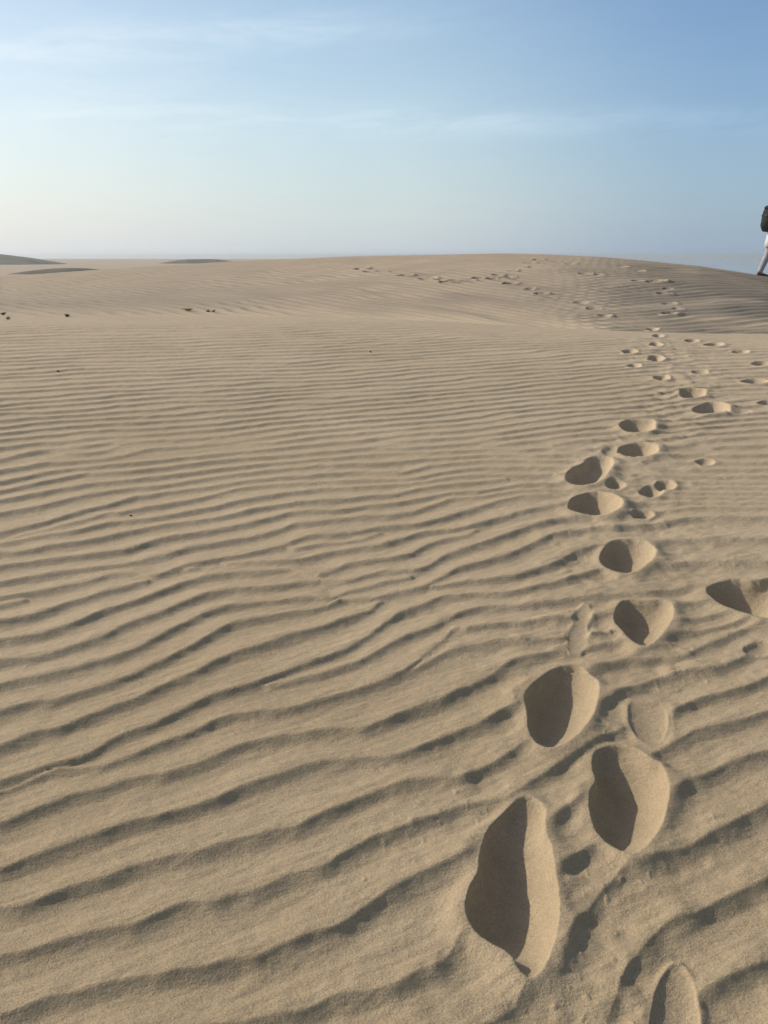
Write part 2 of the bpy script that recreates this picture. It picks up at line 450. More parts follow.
# ------------------------------------------------------------------ footprints (outlines measured on the photograph, laid on the land)
PRINTS = [  # outline, depth factor
    ([(521, 797), (501, 817), (486, 832), (479, 857), (479, 876), (467, 891), (462, 912), (469, 934), (484, 947), (511, 960), (518, 978), (531, 988),
      (546, 973), (558, 937), (558, 902), (553, 860), (543, 833), (547, 812), (538, 802)], 1.0),
    ([(594, 754), (605, 748), (619, 746), (636, 751), (648, 762), (664, 769), (670, 797), (661, 832), (644, 857), (626, 861), (599, 840), (588, 814),
      (590, 794), (597, 783), (591, 768)], 1.0),
    ([(526, 712), (523, 699), (534, 684), (554, 668), (579, 666), (589, 676), (601, 686), (595, 712), (584, 734), (558, 753), (540, 751), (527, 735)], 1.0),
    ([(616, 608), (625, 600), (645, 603), (670, 603), (674, 618), (665, 634), (650, 650), (638, 650), (622, 634), (613, 620)], 1.0),
    ([(702, 591), (715, 585), (735, 582), (755, 586), (775, 582), (790, 600), (790, 622), (768, 624), (742, 616), (720, 607)], 1.0),
    ([(599, 557), (605, 547), (615, 542), (640, 542), (658, 552), (654, 562), (640, 572), (625, 577), (607, 571), (600, 563)], 1.0),
    ([(565, 477), (570, 470), (583, 466), (588, 459), (600, 457), (615, 460), (610, 475), (600, 484), (580, 488), (567, 484)], 1.0),
    ([(567, 508), (573, 497), (594, 492), (612, 497), (624, 505), (620, 513), (605, 518), (584, 517), (571, 512)], 1.0),
    ([(672, 962), (656, 985), (648, 1025), (652, 1060), (698, 1060), (702, 1020), (695, 985), (682, 963)], 0.45),
    ([(628, 700), (640, 702), (665, 705), (670, 725), (662, 745), (640, 742), (628, 725)], 0.3),
    ([(566, 652), (570, 628), (582, 602), (590, 604), (588, 628), (584, 654)], 0.22),
]
OVALS = [  # cx, cy, rx, ry, depth factor
    (637, 452, 20, 8, 1), (638, 427, 19, 8, 1), (711, 410, 18, 6.5, 1), (692, 394, 15, 5.5, 1), (616, 486, 10, 5, .9), (651, 492, 12, 6, .9),
    (665, 486, 11, 5, .9), (643, 515, 13, 5, .8), (705, 462, 10, 4, .7), (612, 452, 10, 5, .5), (760, 649, 16, 7, .5),
    (656, 359, 9, 3, 1), (656, 345, 7, 2.4, 1), (634, 366, 8, 2.4, 1), (662, 378, 9, 3, 1), (630, 352, 8, 2.4, .9), (692, 341, 8, 1.8, .9),
    (714, 345, 10, 2.2, .9), (762, 364, 11, 2.5, .9), (658, 336, 6, 2, .9), (755, 382, 13, 2.6, .9), (768, 403, 10, 3, .9), (735, 412, 16, 3, .5),
    (652, 329, 6, 2, .8), (740, 352, 9, 2, .7), (700, 372, 9, 2, .6),
]
FAR_OVALS = [
    (361, 269, 8, 2), (368, 272, 7, 2), (383, 272, 5, 1.6), (405, 276, 8, 2.2), (428, 279, 9, 2), (449, 282, 9, 2.2), (466, 281, 8, 2), (478, 279, 8, 1.8), (494, 279, 6, 2),
    (507, 278, 8, 2), (511, 284, 8, 2), (498, 275, 6, 1.6), (521, 267, 6, 1.6), (512, 271, 6, 1.6), (530, 263, 6, 1.4), (539, 260, 6, 1.4), (530, 289, 6, 1.8), (541, 294, 7, 2.2), (552, 298, 5, 1.6), (581, 303, 7, 2.2), (594, 309, 7, 2.2), (604, 316, 8, 2.4),
    (555, 262, 5, 1.2), (571, 264, 6, 1.3), (586, 274, 6, 1.6), (600, 275, 5, 1.4), (638, 281, 6, 1.6), (658, 281, 8, 2), (664, 294, 7, 2.2), (670, 304, 8, 2.6), (670, 314, 8, 2.6), (678, 309, 6, 2), (668, 289, 5, 1.6),
    (622, 267, 6, 1.3), (640, 271, 5, 1.2),
]


def chaikin(P, n=2):
    for _ in range(n):
        Q = np.roll(P, -1, 0)
        P = np.stack([0.75 * P + 0.25 * Q, 0.25 * P + 0.75 * Q], 1).reshape(-1, 2)
    return P


def oval_pts(cx, cy, rx, ry, k):
    rs = random.Random(k)
    out = []
    n = 11
    for i in range(n):
        a = 2 * math.pi * i / n
        w = 1 + rs.uniform(-0.16, 0.16)
        out.append((cx + rx * w * math.cos(a), cy + ry * w * math.sin(a)))
    return out


def all_prints():
    res = []
    for pts, d in PRINTS:
        res.append((chaikin(np.array([pix_to_ground(*p) for p in pts]), 1), d))
    for k, (cx, cy, rx, ry, d) in enumerate(OVALS):
        res.append((chaikin(np.array([pix_to_ground(*p) for p in oval_pts(cx, cy, rx, ry, k)])), d))
    for k, (cx, cy, rx, ry) in enumerate(FAR_OVALS):   # far ones: ground size from the width, a boot's length along the walk
        x0, y0 = pix_to_ground(cx, cy)
        rad = rx / FPX * math.hypot(x0, y0)
        rs = random.Random(k + 50)
        a = rs.uniform(-0.6, 0.6)
        pts = []
        for i in range(12):
            t = 2 * math.pi * i / 12
            w = 1 + rs.uniform(-0.15, 0.15)
            ex, ey = rad * 1.0 * w * math.cos(t), rad * 1.35 * w * math.sin(t)
            pts.append((x0 + ex * math.cos(a) - ey * math.sin(a), y0 + ex * math.sin(a) + ey * math.cos(a)))
        res.append((chaikin(np.array(pts)), 1.15))
    return res


def pit_bowl(P, lo, hi, x, y, n=110):
    """a smooth hollow that fills the outline: 0 on the rim, 1 at the deepest point"""
    gx, gy = np.meshgrid(np.linspace(lo[0], hi[0], n), np.linspace(lo[1], hi[1], n))
    ins = signed_dist(P, gx.ravel(), gy.ravel()).reshape(n, n) < 0
    hx, hy = (hi - lo) / (n - 1)
    wx, wy = 1 / hx ** 2, 1 / hy ** 2
    h = np.zeros((n, n))
    for _ in range(700):
        h[1:-1, 1:-1] = ((h[1:-1, :-2] + h[1:-1, 2:]) * wx + (h[:-2, 1:-1] + h[2:, 1:-1]) * wy + 1) / (2 * (wx + wy)) * ins[1:-1, 1:-1]
    h /= max(h.max(), 1e-12)
    fx, fy = np.clip((x - lo[0]) / hx, 0, n - 1.001), np.clip((y - lo[1]) / hy, 0, n - 1.001)
    i, j = fx.astype(int), fy.astype(int)
    a, b = fx - i, fy - j
    return np.clip((h[j, i] * (1 - a) + h[j, i + 1] * a) * (1 - b) + (h[j + 1, i] * (1 - a) + h[j + 1, i + 1] * a) * b, 0, 1)


def signed_dist(P, x, y):
    A, B = P, np.roll(P, -1, 0)
    best = np.full(x.shape, 1e9)
    inside = np.zeros(x.shape, bool)
    for (ax, ay), (bx, by) in zip(A, B):
        ex, ey = bx - ax, by - ay
        t = np.clip(((x - ax) * ex + (y - ay) * ey) / (ex * ex + ey * ey + 1e-12), 0, 1)
        best = np.minimum(best, (x - ax - t * ex) ** 2 + (y - ay - t * ey) ** 2)
        cr = ((ay > y) != (by > y)) & (x < (bx - ax) * (y - ay) / (by - ay + 1e-15) + ax)
        inside ^= cr
    return np.where(inside, -np.sqrt(best), np.sqrt(best))


# ------------------------------------------------------------------ the sand sheet
def stepped(lo, hi, k):
    n = int(math.ceil(math.log(hi / lo) / k))
    return list(lo * (hi / lo) ** (np.arange(n) / n))


def build_ground():
    fine = math.radians(0.068)
    th = list(np.arange(math.radians(-25), math.radians(25), fine))
    side = list(np.arange(math.radians(25), math.radians(58), fine * 2.4))
    rest = list(np.linspace(math.radians(58), math.radians(180), 90, endpoint=False))
    th = np.array(sorted(th + side + [-t for t in side[1:]] + rest + [-t for t in rest]) + [math.pi])
    rr = np.array(stepped(0.05, 1.25, 0.02) + stepped(1.25, 5.5, 0.0026) + stepped(5.5, 12.5, 0.0018) + stepped(12.5, 34, 0.003) + stepped(34, 1700, 0.02) + [1700.0])
    nt, nr = len(th), len(rr)
    R, T = np.meshgrid(rr, th, indexing='ij')
    X, Y = (R * np.sin(T)).ravel(), (R * np.cos(T)).ravel()
    z = land(X, Y)

    # where people walked the wind ripples are broken up
    trail = np.array([pix_to_ground(*p) for p in [(560, 1020), (560, 870), (590, 720), (640, 600), (610, 490), (650, 430), (690, 390), (655, 340)]])
    near = (Y > 0.2) & (np.hypot(X, Y) < 40)
    d = np.full(X.shape, 9.0)
    for a, b in zip(trail[:-1], trail[1:]):
        e = b - a
        t = np.clip(((X - a[0]) * e[0] + (Y - a[1]) * e[1]) / (e @ e), 0, 1)
        d = np.minimum(d, np.hypot(X - a[0] - t * e[0], Y - a[1] - t * e[1]))
    dist = np.exp(-(d / 0.35) ** 2)

    prints = all_prints()
    keep = np.ones_like(X)          # how much ripple is left
    dig, heap = np.zeros_like(X), np.zeros_like(X)
    for P, df in prints:
        ext = P.max(0) - P.min(0)
        mg = 0.1 + 0.2 * ext.max()
        lo, hi = P.min(0) - mg, P.max(0) + mg
        idx = np.nonzero((X > lo[0]) & (X < hi[0]) & (Y > lo[1]) & (Y < hi[1]) & near)[0]
        if not len(idx):
            continue
        x, y = X[idx], Y[idx]
        sd = signed_dist(P, x, y)
        size = math.sqrt(ext[0] * ext[1])
        sd = sd + 0.018 * size * perlin(x / (0.45 * size), y / (0.45 * size), 61)
        inner = max(0.02, float(-sd.min()))
        bowl = pit_bowl(P, lo, hi, x, y)
        dep = df * 0.80 * inner * bowl ** 0.74 * np.clip(-sd / (0.06 * inner), 0, 1)
        dep = dep * (1 + 0.03 * perlin(x / (1.1 * inner), y / (1.1 * inner), 63)) + 0.0006 * fbm(x / 0.03, y / 0.03, 66, 2) * bowl
        c = P.mean(0)
        side = np.clip(((x - c[0]) * 0.8 - (y - c[1]) * 0.5) / (0.6 * size), -1, 1)      # sand is pushed up on the downhill right side
        rim = df ** 2 * 0.15 * inner * np.exp(-(np.maximum(sd, 0) / (0.45 * inner)) ** 2) * (0.8 + 0.65 * side + 0.4 * perlin(x / (1.6 * inner), y / (1.6 * inner), 64))
        dig[idx] = np.maximum(dig[idx], np.where(sd < 0, dep, 0))
        heap[idx] = np.maximum(heap[idx], rim)
        keep[idx] = np.minimum(keep[idx], 0.04 + 0.96 * sstep(-0.1 * inner, 0.5 * inner, sd))

    rn = np.zeros_like(X)
    nidx = np.nonzero((np.hypot(X, Y) < 13.5) & (Y > -2))[0]
    rn[nidx] = ripples(X[nidx], Y[nidx], dist[nidx])
    fidx = np.nonzero((Y > 9) & (np.hypot(X, Y) < 45))[0]
    rf = np.zeros_like(X)
    rf[fidx] = ripples_far(X[fidx], Y[fidx])
    pf = X / np.maximum(Y, 0.5)
    lip = 10.4 - 0.9 * sstep(-0.1, 0.35, pf)
    wn = 1 - sstep(lip - 1.3, lip + 0.5, Y)
    wf = sstep(lip + 0.6, lip + 1.8, Y) * (0.35 + 0.65 * sstep(-0.2, 0.02, pf)) * (1 - 0.5 * sstep(20, 26, Y))
    tex = keep * (rn * wn + rf * wf)
    # loose, trampled sand beside the prints and the fine grain of the surface
    lump = 0.0085 * fbm(X / 0.17, Y / 0.17, 71, 3) * dist + 0.0005 * fbm(X / 0.035, Y / 0.03, 72, 2) + 0.0015 * fbm((X * .86 + Y * .5) / 0.11, (Y * .86 - X * .5) / 0.027, 75, 2) + 0.0016 * perlin((X * .86 + Y * .5) / 0.30, (Y * .86 - X * .5) / 0.07, 73)
    clod = np.maximum(0, perlin(X / 0.020, Y / 0.020, 77) - 0.5) * 0.009 + np.maximum(0, perlin(X / 0.075, Y / 0.065, 78) - 0.3) * 0.012
    lump = lump + clod * np.clip(dist * 1.2, 0, 1) * sstep(-0.2, 0.3, perlin(X / 0.3, Y / 0.3, 79))
    lump = lump * (1 - sstep(12, 18, np.hypot(X, Y)))
    z = z + tex + heap - dig + lump * (0.2 + 0.8 * sstep(0.1, 0.9, keep))

    me = bpy.data.meshes.new('ground')
    co = np.stack([X, Y, z], 1).astype(np.float32)
    co = np.vstack([co, [[0, 0, float(land(np.zeros(1), np.zeros(1))[0])]]]).astype(np.float32)
    i, j = np.meshgrid(np.arange(nr - 1), np.arange(nt), indexing='ij')
    j2 = (j + 1) % nt
    quads = np.stack([i * nt + j, i * nt + j2, (i + 1) * nt + j2, (i + 1) * nt + j], -1).reshape(-1, 4)[:, ::-1]
    jj = np.arange(nt)
    tris = np.stack([jj, np.full(nt, nr * nt), (jj + 1) % nt], 1)[:, ::-1]
    loops = np.concatenate([quads.ravel(), tris.ravel()]).astype(np.int32)
    nq, nn = len(quads), len(tris)
    me.vertices.add(len(co))
    me.vertices.foreach_set('co', co.ravel())
    me.loops.add(len(loops))
    me.loops.foreach_set('vertex_index', loops)
    me.polygons.add(nq + nn)
    me.polygons.foreach_set('loop_start', np.concatenate([np.arange(nq) * 4, nq * 4 + np.arange(nn) * 3]).astype(np.int32))
    me.update(calc_edges=True)
    me.polygons.foreach_set('use_smooth', np.ones(nq + nn, bool))
    me.update()
    o = bpy.data.objects.new('ground', me)
    col.objects.link(o)
    o['kind'] = 'structure'
    return o


# ------------------------------------------------------------------ materials
def new_mat(name, color, rough=0.9, spec=0.2):
    m = bpy.data.materials.new(name)
    m.use_nodes = True
    b = m.node_tree.nodes['Principled BSDF']
    b.inputs['Base Color'].default_value = (*color, 1)
    b.inputs['Roughness'].default_value = rough
    b.inputs['Specular IOR Level'].default_value = spec
    return m


def noisy_mat(name, c1, c2, scale, rough=0.9, bump=0.0):
    m = new_mat(name, c1, rough)
    nt = m.node_tree
    tc = nt.nodes.new('ShaderNodeTexCoord')
    n = nt.nodes.new('ShaderNodeTexNoise')
    n.inputs['Scale'].default_value = scale
    n.inputs['Detail'].default_value = 4
    nt.links.new(tc.outputs['Object'], n.inputs['Vector'])
    r = nt.nodes.new('ShaderNodeValToRGB')
    r.color_ramp.elements[0].position, r.color_ramp.elements[1].position = 0.35, 0.65
    r.color_ramp.elements[0].color, r.color_ramp.elements[1].color = (*c1, 1), (*c2, 1)
    nt.links.new(n.outputs['Fac'], r.inputs[0])
    b = nt.nodes['Principled BSDF']
    nt.links.new(r.outputs[0], b.inputs['Base Color'])
    if bump:
        bp = nt.nodes.new('ShaderNodeBump')
        bp.inputs['Strength'].default_value = bump
        bp.inputs['Distance'].default_value = 0.01
        nt.links.new(n.outputs['Fac'], bp.inputs['Height'])
        nt.links.new(bp.outputs[0], b.inputs['Normal'])
    return m


def sand_mat():
    m = new_mat('sand', (0.36, 0.29, 0.2), 0.95, 0.1)
    nt = m.node_tree
    N, L = nt.nodes.new, nt.links.new
    b = nt.nodes['Principled BSDF']
    tc = N('ShaderNodeTexCoord')

    def noise(scale, detail, rough=0.5, vec=None):
        n = N('ShaderNodeTexNoise')
        n.inputs['Scale'].default_value = scale
        n.inputs['Detail'].default_value = detail
        n.inputs['Roughness'].default_value = rough
        L(vec or tc.outputs['Object'], n.inputs['Vector'])
        return n.outputs['Fac']
    grain = noise(230, 3, 0.75)
    mid = noise(26, 4, 0.6)
    broad = noise(0.9, 4, 0.55)

    def ramp(f, c1, c2, p1=0.3, p2=0.7):
        r = N('ShaderNodeValToRGB')
        r.color_ramp.elements[0].position, r.color_ramp.elements[1].position = p1, p2
        r.color_ramp.elements[0].color, r.color_ramp.elements[1].color = (*c1, 1), (*c2, 1)
        L(f, r.inputs[0])
        return r.outputs[0]

    def mult(a, c):
        x = N('ShaderNodeMix')
        x.data_type = 'RGBA'
        x.blend_type = 'MULTIPLY'
        x.inputs['Factor'].default_value = 1
        L(a, x.inputs['A'])
        L(c, x.inputs['B'])
        return x.outputs['Result']
    base = ramp(broad, SAND_A, SAND_B)
    base = mult(base, ramp(mid, (0.93, 0.93, 0.93), (1.06, 1.05, 1.04)))
    base = mult(base, ramp(grain, (0.72, 0.71, 0.70), (1.26, 1.26, 1.25), 0.25, 0.75))
    # tone by distance: pale crest sand, plus lens darkening, haze and dune shade painted in
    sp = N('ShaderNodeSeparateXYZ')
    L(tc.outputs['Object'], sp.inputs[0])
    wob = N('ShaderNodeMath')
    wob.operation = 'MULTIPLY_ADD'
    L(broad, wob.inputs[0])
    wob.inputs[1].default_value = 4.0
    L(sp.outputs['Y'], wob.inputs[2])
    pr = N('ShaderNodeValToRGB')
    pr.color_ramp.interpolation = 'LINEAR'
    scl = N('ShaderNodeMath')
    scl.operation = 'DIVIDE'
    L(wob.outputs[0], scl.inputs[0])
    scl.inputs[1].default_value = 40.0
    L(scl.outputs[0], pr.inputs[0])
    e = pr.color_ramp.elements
    # y (m) of: near sand painted darker, pale crest of the rise, dune behind painted in shade
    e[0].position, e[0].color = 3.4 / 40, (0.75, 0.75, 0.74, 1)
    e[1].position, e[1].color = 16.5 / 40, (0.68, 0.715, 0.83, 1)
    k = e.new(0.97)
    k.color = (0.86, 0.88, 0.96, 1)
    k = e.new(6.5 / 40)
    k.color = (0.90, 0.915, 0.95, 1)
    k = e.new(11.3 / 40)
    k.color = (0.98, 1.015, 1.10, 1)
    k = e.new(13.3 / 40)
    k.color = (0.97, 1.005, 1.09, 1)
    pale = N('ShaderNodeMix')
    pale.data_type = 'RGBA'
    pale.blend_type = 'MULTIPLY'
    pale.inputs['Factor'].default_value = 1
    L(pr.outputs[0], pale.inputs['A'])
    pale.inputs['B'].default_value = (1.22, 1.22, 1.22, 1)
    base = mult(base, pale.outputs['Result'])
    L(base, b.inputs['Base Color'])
    # grains, and faint wind streaks lying along the ripples
    mp = N('ShaderNodeMapping')
    mp.inputs['Rotation'].default_value = (0, 0, math.radians(-30))
    mp.inputs['Scale'].default_value = (0.55, 1.0, 1.0)
    L(tc.outputs['Object'], mp.inputs['Vector'])
    streak = noise(85, 4, 0.65, mp.outputs[0])
    b1 = N('ShaderNodeBump')
    b1.inputs['Strength'].default_value = 0.45
    b1.inputs['Distance'].default_value = 0.009
    L(streak, b1.inputs['Height'])
    b2 = N('ShaderNodeBump')
    b2.inputs['Strength'].default_value = 0.65
    b2.inputs['Distance'].default_value = 0.003
    L(grain, b2.inputs['Height'])
    L(b1.outputs[0], b2.inputs['Normal'])
    L(b2.outputs[0], b.inputs['Normal'])
    return m


SAND_A, SAND_B = (0.374, 0.286, 0.180), (0.414, 0.318, 0.203)
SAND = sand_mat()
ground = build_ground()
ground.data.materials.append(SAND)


# ------------------------------------------------------------------ far dunes and the sea
def far_dune(name, pts, dist, depth_near, depth_far, base):
    """a low dune seen from its slip-face side: pts are measured crest positions (photo x, y)"""
    prof = [((x - 384) / 1037.0 * dist, H - (y - 256) / 1005.0 * dist) for x, y in pts]
    xs = np.linspace(prof[0][0], prof[-1][0], 60)
    zs = np.interp(xs, [p[0] for p in prof], [p[1] for p in prof])
    k = np.ones(5) / 5
    zs[2:-2] = np.convolve(zs, k, 'valid')
    bm = bmesh.new()
    grid = []
    prof_t = [(-1, 0), (-.75, .18), (-.5, .47), (-.25, .77), (-.1, .94), (0, 1), (.12, .97), (.3, .86), (.55, .55), (.8, .2), (1, 0)]
    for i, (x, zc) in enumerate(zip(xs, zs)):
        row = []
        for t, f in prof_t:
            y = dist + (depth_near if t < 0 else depth_far) * t + 3 * math.sin(i * 0.13 + dist)
            row.append(bm.verts.new((x, y, base - 1.2 + (zc - base + 1.2) * f)))
        grid.append(row)
    for i in range(len(grid) - 1):
        for j in range(len(prof_t) - 1):
            bm.faces.new((grid[i][j], grid[i + 1][j], grid[i + 1][j + 1], grid[i][j + 1])).smooth = True
    bm.normal_update()
    me = bpy.data.meshes.new(name)
    bm.to_mesh(me)
    bm.free()
    o = bpy.data.objects.new(name, me)
    col.objects.link(o)
    o['kind'] = 'structure'
    me.materials.append(FARSAND)
    return o


FARSAND = noisy_mat('scrub_covered_sand', (0.075, 0.07, 0.042), (0.14, 0.12, 0.075), 0.25)
far_dune('hills', [(-260, 246), (-120, 249), (-40, 251.5), (0, 254.3), (18, 256.6), (36, 259.8), (48, 263), (58, 268), (70, 276)], 230, 18, 40, -0.1)
far_dune('hills', [(-120, 290), (-60, 282), (0, 275.5), (25, 271), (50, 267.8), (65, 267.4), (80, 268.3), (92, 270.5), (110, 274)], 120, 10, 26, -0.4)
far_dune('hills', [(140, 266), (155, 264), (172, 261), (190, 259.2), (210, 259), (224, 260.5), (236, 263), (250, 266)], 260, 16, 40, -0.1)


def build_sea():
    bm = bmesh.new()
    S = 60000
    vs_ = [bm.verts.new(p) for p in ((-S, -S, -3.1), (S, -S, -3.1), (S, S, -3.1), (-S, S, -3.1))]
    bm.faces.new(vs_)
    me = bpy.data.meshes.new('water')
    bm.to_mesh(me)
    bm.free()
    o = bpy.data.objects.new('water', me)
    col.objects.link(o)
    o['kind'] = 'structure'
    m = new_mat('sea_water', (0.24, 0.30, 0.32), 0.1, 0.5)
    nt = m.node_tree
    tc = nt.nodes.new('ShaderNodeTexCoord')
    n = nt.nodes.new('ShaderNodeTexNoise')
    n.inputs['Scale'].default_value = 0.15
    n.inputs['Detail'].default_value = 4
    nt.links.new(tc.outputs['Object'], n.inputs['Vector'])
    bp = nt.nodes.new('ShaderNodeBump')
    bp.inputs['Strength'].default_value = 0.15
    bp.inputs['Distance'].default_value = 0.3
    nt.links.new(n.outputs['Fac'], bp.inputs['Height'])
    nt.links.new(bp.outputs[0], nt.nodes['Principled BSDF'].inputs['Normal'])
    me.materials.append(m)


build_sea()


def build_haze():
    bm = bmesh.new()
    S = 70000
    from mathutils import Matrix
    bmesh.ops.create_cube(bm, size=1, matrix=Matrix.Translation((0, 0, (3.4 - 7.0) / 2)) @ Matrix.Diagonal((2 * S, 2 * S, 10.4, 1)))
    me = bpy.data.meshes.new('haze')
    bm.to_mesh(me)
    bm.free()
    o = bpy.data.objects.new('haze', me)
    col.objects.link(o)
    o['kind'] = 'stuff'
    m = bpy.data.materials.new('sea_haze')
    m.use_nodes = True
    nt = m.node_tree
    nt.nodes.clear()
    out = nt.nodes.new('ShaderNodeOutputMaterial')
    v = nt.nodes.new('ShaderNodeVolumePrincipled')
    v.inputs['Color'].default_value = (0.93, 0.95, 0.95, 1)
    v.inputs['Density'].default_value = 0.0009
    v.inputs['Anisotropy'].default_value = 0.5
    nt.links.new(v.outputs[0], out.inputs['Volume'])
    me.materials.append(m)
    return o


build_haze()


# ------------------------------------------------------------------ helpers for things
def link_mesh(name, bm, mat, parent=None, smooth=True):
    me = bpy.data.meshes.new(name)
    for f in bm.faces:
        f.smooth = smooth
    bm.to_mesh(me)
    bm.free()
    me.materials.append(mat)
    o = bpy.data.objects.new(name, me)
    col.objects.link(o)
    if parent:
        o.parent = parent
    return o


def empty(name, loc, label, cat, rz=0, group=None):
    o = bpy.data.objects.new(name, None)
    o.location = loc
    o.rotation_euler = (0, 0, rz)
    o.empty_display_size = 0.1
    col.objects.link(o)
    o['label'], o['category'] = label, cat
    if group:
        o['group'] = group
    return o


def ground_at(x, y):
    return float(land(np.array([x]), np.array([y]))[0])


def skin(name, chains, mat, parent, sub=2):
    """one continuous surface grown over joints: chains = lists of (x, y, z, r); equal joints are shared"""
    vid, verts, rad, edges = {}, [], [], []
    roots = []
    for ch in chains:
        prev = None
        for x, y, z, r in ch:
            k = (round(x, 4), round(y, 4), round(z, 4))
            if k not in vid:
                vid[k] = len(verts)
                verts.append(k)
                rad.append(r)
            if prev is not None:
                edges.append((prev, vid[k]))
            else:
                roots.append(vid[k])
            prev = vid[k]
    me = bpy.data.meshes.new(name)
    me.from_pydata(verts, edges, [])
    o = bpy.data.objects.new(name, me)
    col.objects.link(o)
    sk = o.modifiers.new('skin', 'SKIN')
    sk.use_smooth_shade = True
    lay = me.skin_vertices[0].data
    # roots: the first vertex of every separate island
    comp = list(range(len(verts)))

    def find(a):
        while comp[a] != a:
            a = comp[a]
        return a
    for a, b in edges:
        comp[find(a)] = find(b)
    seen = set()
    for v in range(len(verts)):
        lay[v].radius = (rad[v], rad[v])
        c = find(v)
        lay[v].use_root = c not in seen
        seen.add(c)
    ss = o.modifiers.new('subdivision', 'SUBSURF')
    ss.levels = ss.render_levels = sub
    me.materials.append(mat)
    if parent:
        o.parent = parent
    return o


def ellipsoid(bm, c, r, seg=16, ring=10, rot=None):
    from mathutils import Matrix, Vector
    m = Matrix.Translation(Vector(c)) @ (rot or Matrix.Identity(4)) @ Matrix.Diagonal((*r, 1))
    return bmesh.ops.create_uvsphere(bm, u_segments=seg, v_segments=ring, radius=1, matrix=m)['verts']


# ------------------------------------------------------------------ the walker on the dune crest (profile, facing right)
def build_person():
    dist = 21.4
    px = 772.5
    X0 = (px - 384) / 1037.0 * dist
    z0 = ground_at(X0, dist)
    lab = 'person in a long white top and grey trousers walking along the dune crest'
    skin_m = noisy_mat('skin', (0.30, 0.17, 0.11), (0.34, 0.20, 0.13), 20, 0.6)
    white = noisy_mat('white_cotton', (0.46, 0.45, 0.46), (0.56, 0.55, 0.56), 14, 0.9, 0.4)
    grey = noisy_mat('grey_cotton', (0.26, 0.265, 0.29), (0.34, 0.345, 0.37), 16, 0.9, 0.4)
    shoe_m = noisy_mat('dark_leather', (0.03, 0.025, 0.022), (0.05, 0.04, 0.035), 30, 0.6)
    hair_m = noisy_mat('dark_hair', (0.012, 0.010, 0.009), (0.03, 0.024, 0.02), 60, 0.5, 0.5)
    # +X = the way the person faces; heel of the rear foot is the leftmost point
    p = empty('person', (X0, dist, z0), lab, 'person', 0.12)
    pelvis = (0.02, 0, 0.93, 0.125)
    s1, s2 = (0.035, 0, 1.12, 0.12), (0.05, 0, 1.32, 0.125)
    neck = (0.075, 0, 1.47, 0.055)
    chains = [[pelvis, s1, s2, neck, (0.095, 0, 1.555, 0.055), (0.105, 0, 1.63, 0.088), (0.10, 0, 1.70, 0.075)]]
    legs = []
    for side, ax, kx, az in ((1, -0.20, -0.04, 0.10), (-1, 0.26, 0.22, 0.085)):
        hip = (0.02, 0.095 * side, 0.88, 0.088)
        knee = (kx, 0.10 * side, 0.50, 0.058)
        ank = (ax, 0.10 * side, az, 0.04)
        toe = (ax + 0.15, 0.11 * side, 0.035, 0.03)
        chains.append([pelvis, hip, knee, ank, toe])
        legs.append((hip, knee, ank, toe, side))
    arms = []
    for side, ex, ez, wx, wz in ((1, 0.02, 1.10, 0.20, 0.92), (-1, 0.14, 1.10, 0.34, 1.0)):
        sh = (0.055, 0.17 * side, 1.39, 0.058)
        el = (ex, 0.22 * side, ez, 0.042)
        wr = (wx, 0.21 * side, wz, 0.028)
        dx, dz = (wx - ex), (wz - ez)
        n = math.hypot(dx, dz)
        dx, dz = dx / n, dz / n
        pm = (wx + dx * 0.08, 0.21 * side, wz + dz * 0.08, 0.03)
        chains.append([s2, sh, el, wr, pm])
        for f, (off, ln) in enumerate(((-0.03, 0.062), (-0.01, 0.075), (0.01, 0.07), (0.03, 0.055))):
            b0 = (pm[0] - dx * 0.01, pm[1] + off * 0.9, pm[2] - dz * 0.01, 0.009)
            b1 = (b0[0] + dx * ln * .6, b0[1], b0[2] + dz * ln * .6, 0.0085)
            b2 = (b1[0] + dx * ln * .25 + dz * ln * .3, b1[1], b1[2] + dz * ln * .25 - dx * ln * .3 * -1, 0.0075)
            chains.append([b0, b1, b2])
        t0 = (wx + dx * 0.03, 0.21 * side - 0.02 * side, wz + dz * 0.03, 0.011)
        t1 = (t0[0] + dx * 0.035 + 0.012, t0[1] - 0.025 * side, t0[2] + dz * 0.035, 0.010)
        t2 = (t1[0] + dx * 0.03, t1[1] - 0.006 * side, t1[2] + dz * 0.03, 0.008)
        chains.append([t0, t1, t2])
        arms.append((sh, el, wr))
    # nose, chin and ears are small islands rooted in the head
    chains.append([(0.17, 0, 1.645, 0.016), (0.197, 0, 1.622, 0.014)])
    chains.append([(0.13, 0, 1.575, 0.03), (0.165, 0, 1.565, 0.022)])
    for s in (1, -1):
        chains.append([(0.10, 0.07 * s, 1.63, 0.014), (0.09, 0.088 * s, 1.645, 0.012)])
    body = skin('body', chains, skin_m, p)
    bm = bmesh.new()
    ellipsoid(bm, (0.085, 0, 1.69), (0.105, 0.09, 0.085))
    ellipsoid(bm, (0.055, 0, 1.64), (0.075, 0.085, 0.10))
    link_mesh('hair', bm, hair_m, p)
    for s in (1, -1):
        bm = bmesh.new()
        ellipsoid(bm, (0.178, 0.03 * s, 1.655), (0.010, 0.013, 0.008), 10, 6)
        link_mesh('eye', bm, hair_m, p)
    # long loose top, open below the hip, with sleeves
    bm = bmesh.new()
    rings = [(1.46, .07, .08, .075), (1.42, .10, .17, .06), (1.34, .135, .19, .05), (1.2, .14, .175, .045), (1.05, .145, .17, .035), (0.92, .155, .18, .03), (0.78, .18, .185, .03), (0.62, .21, .19, .03)]
    prev = None
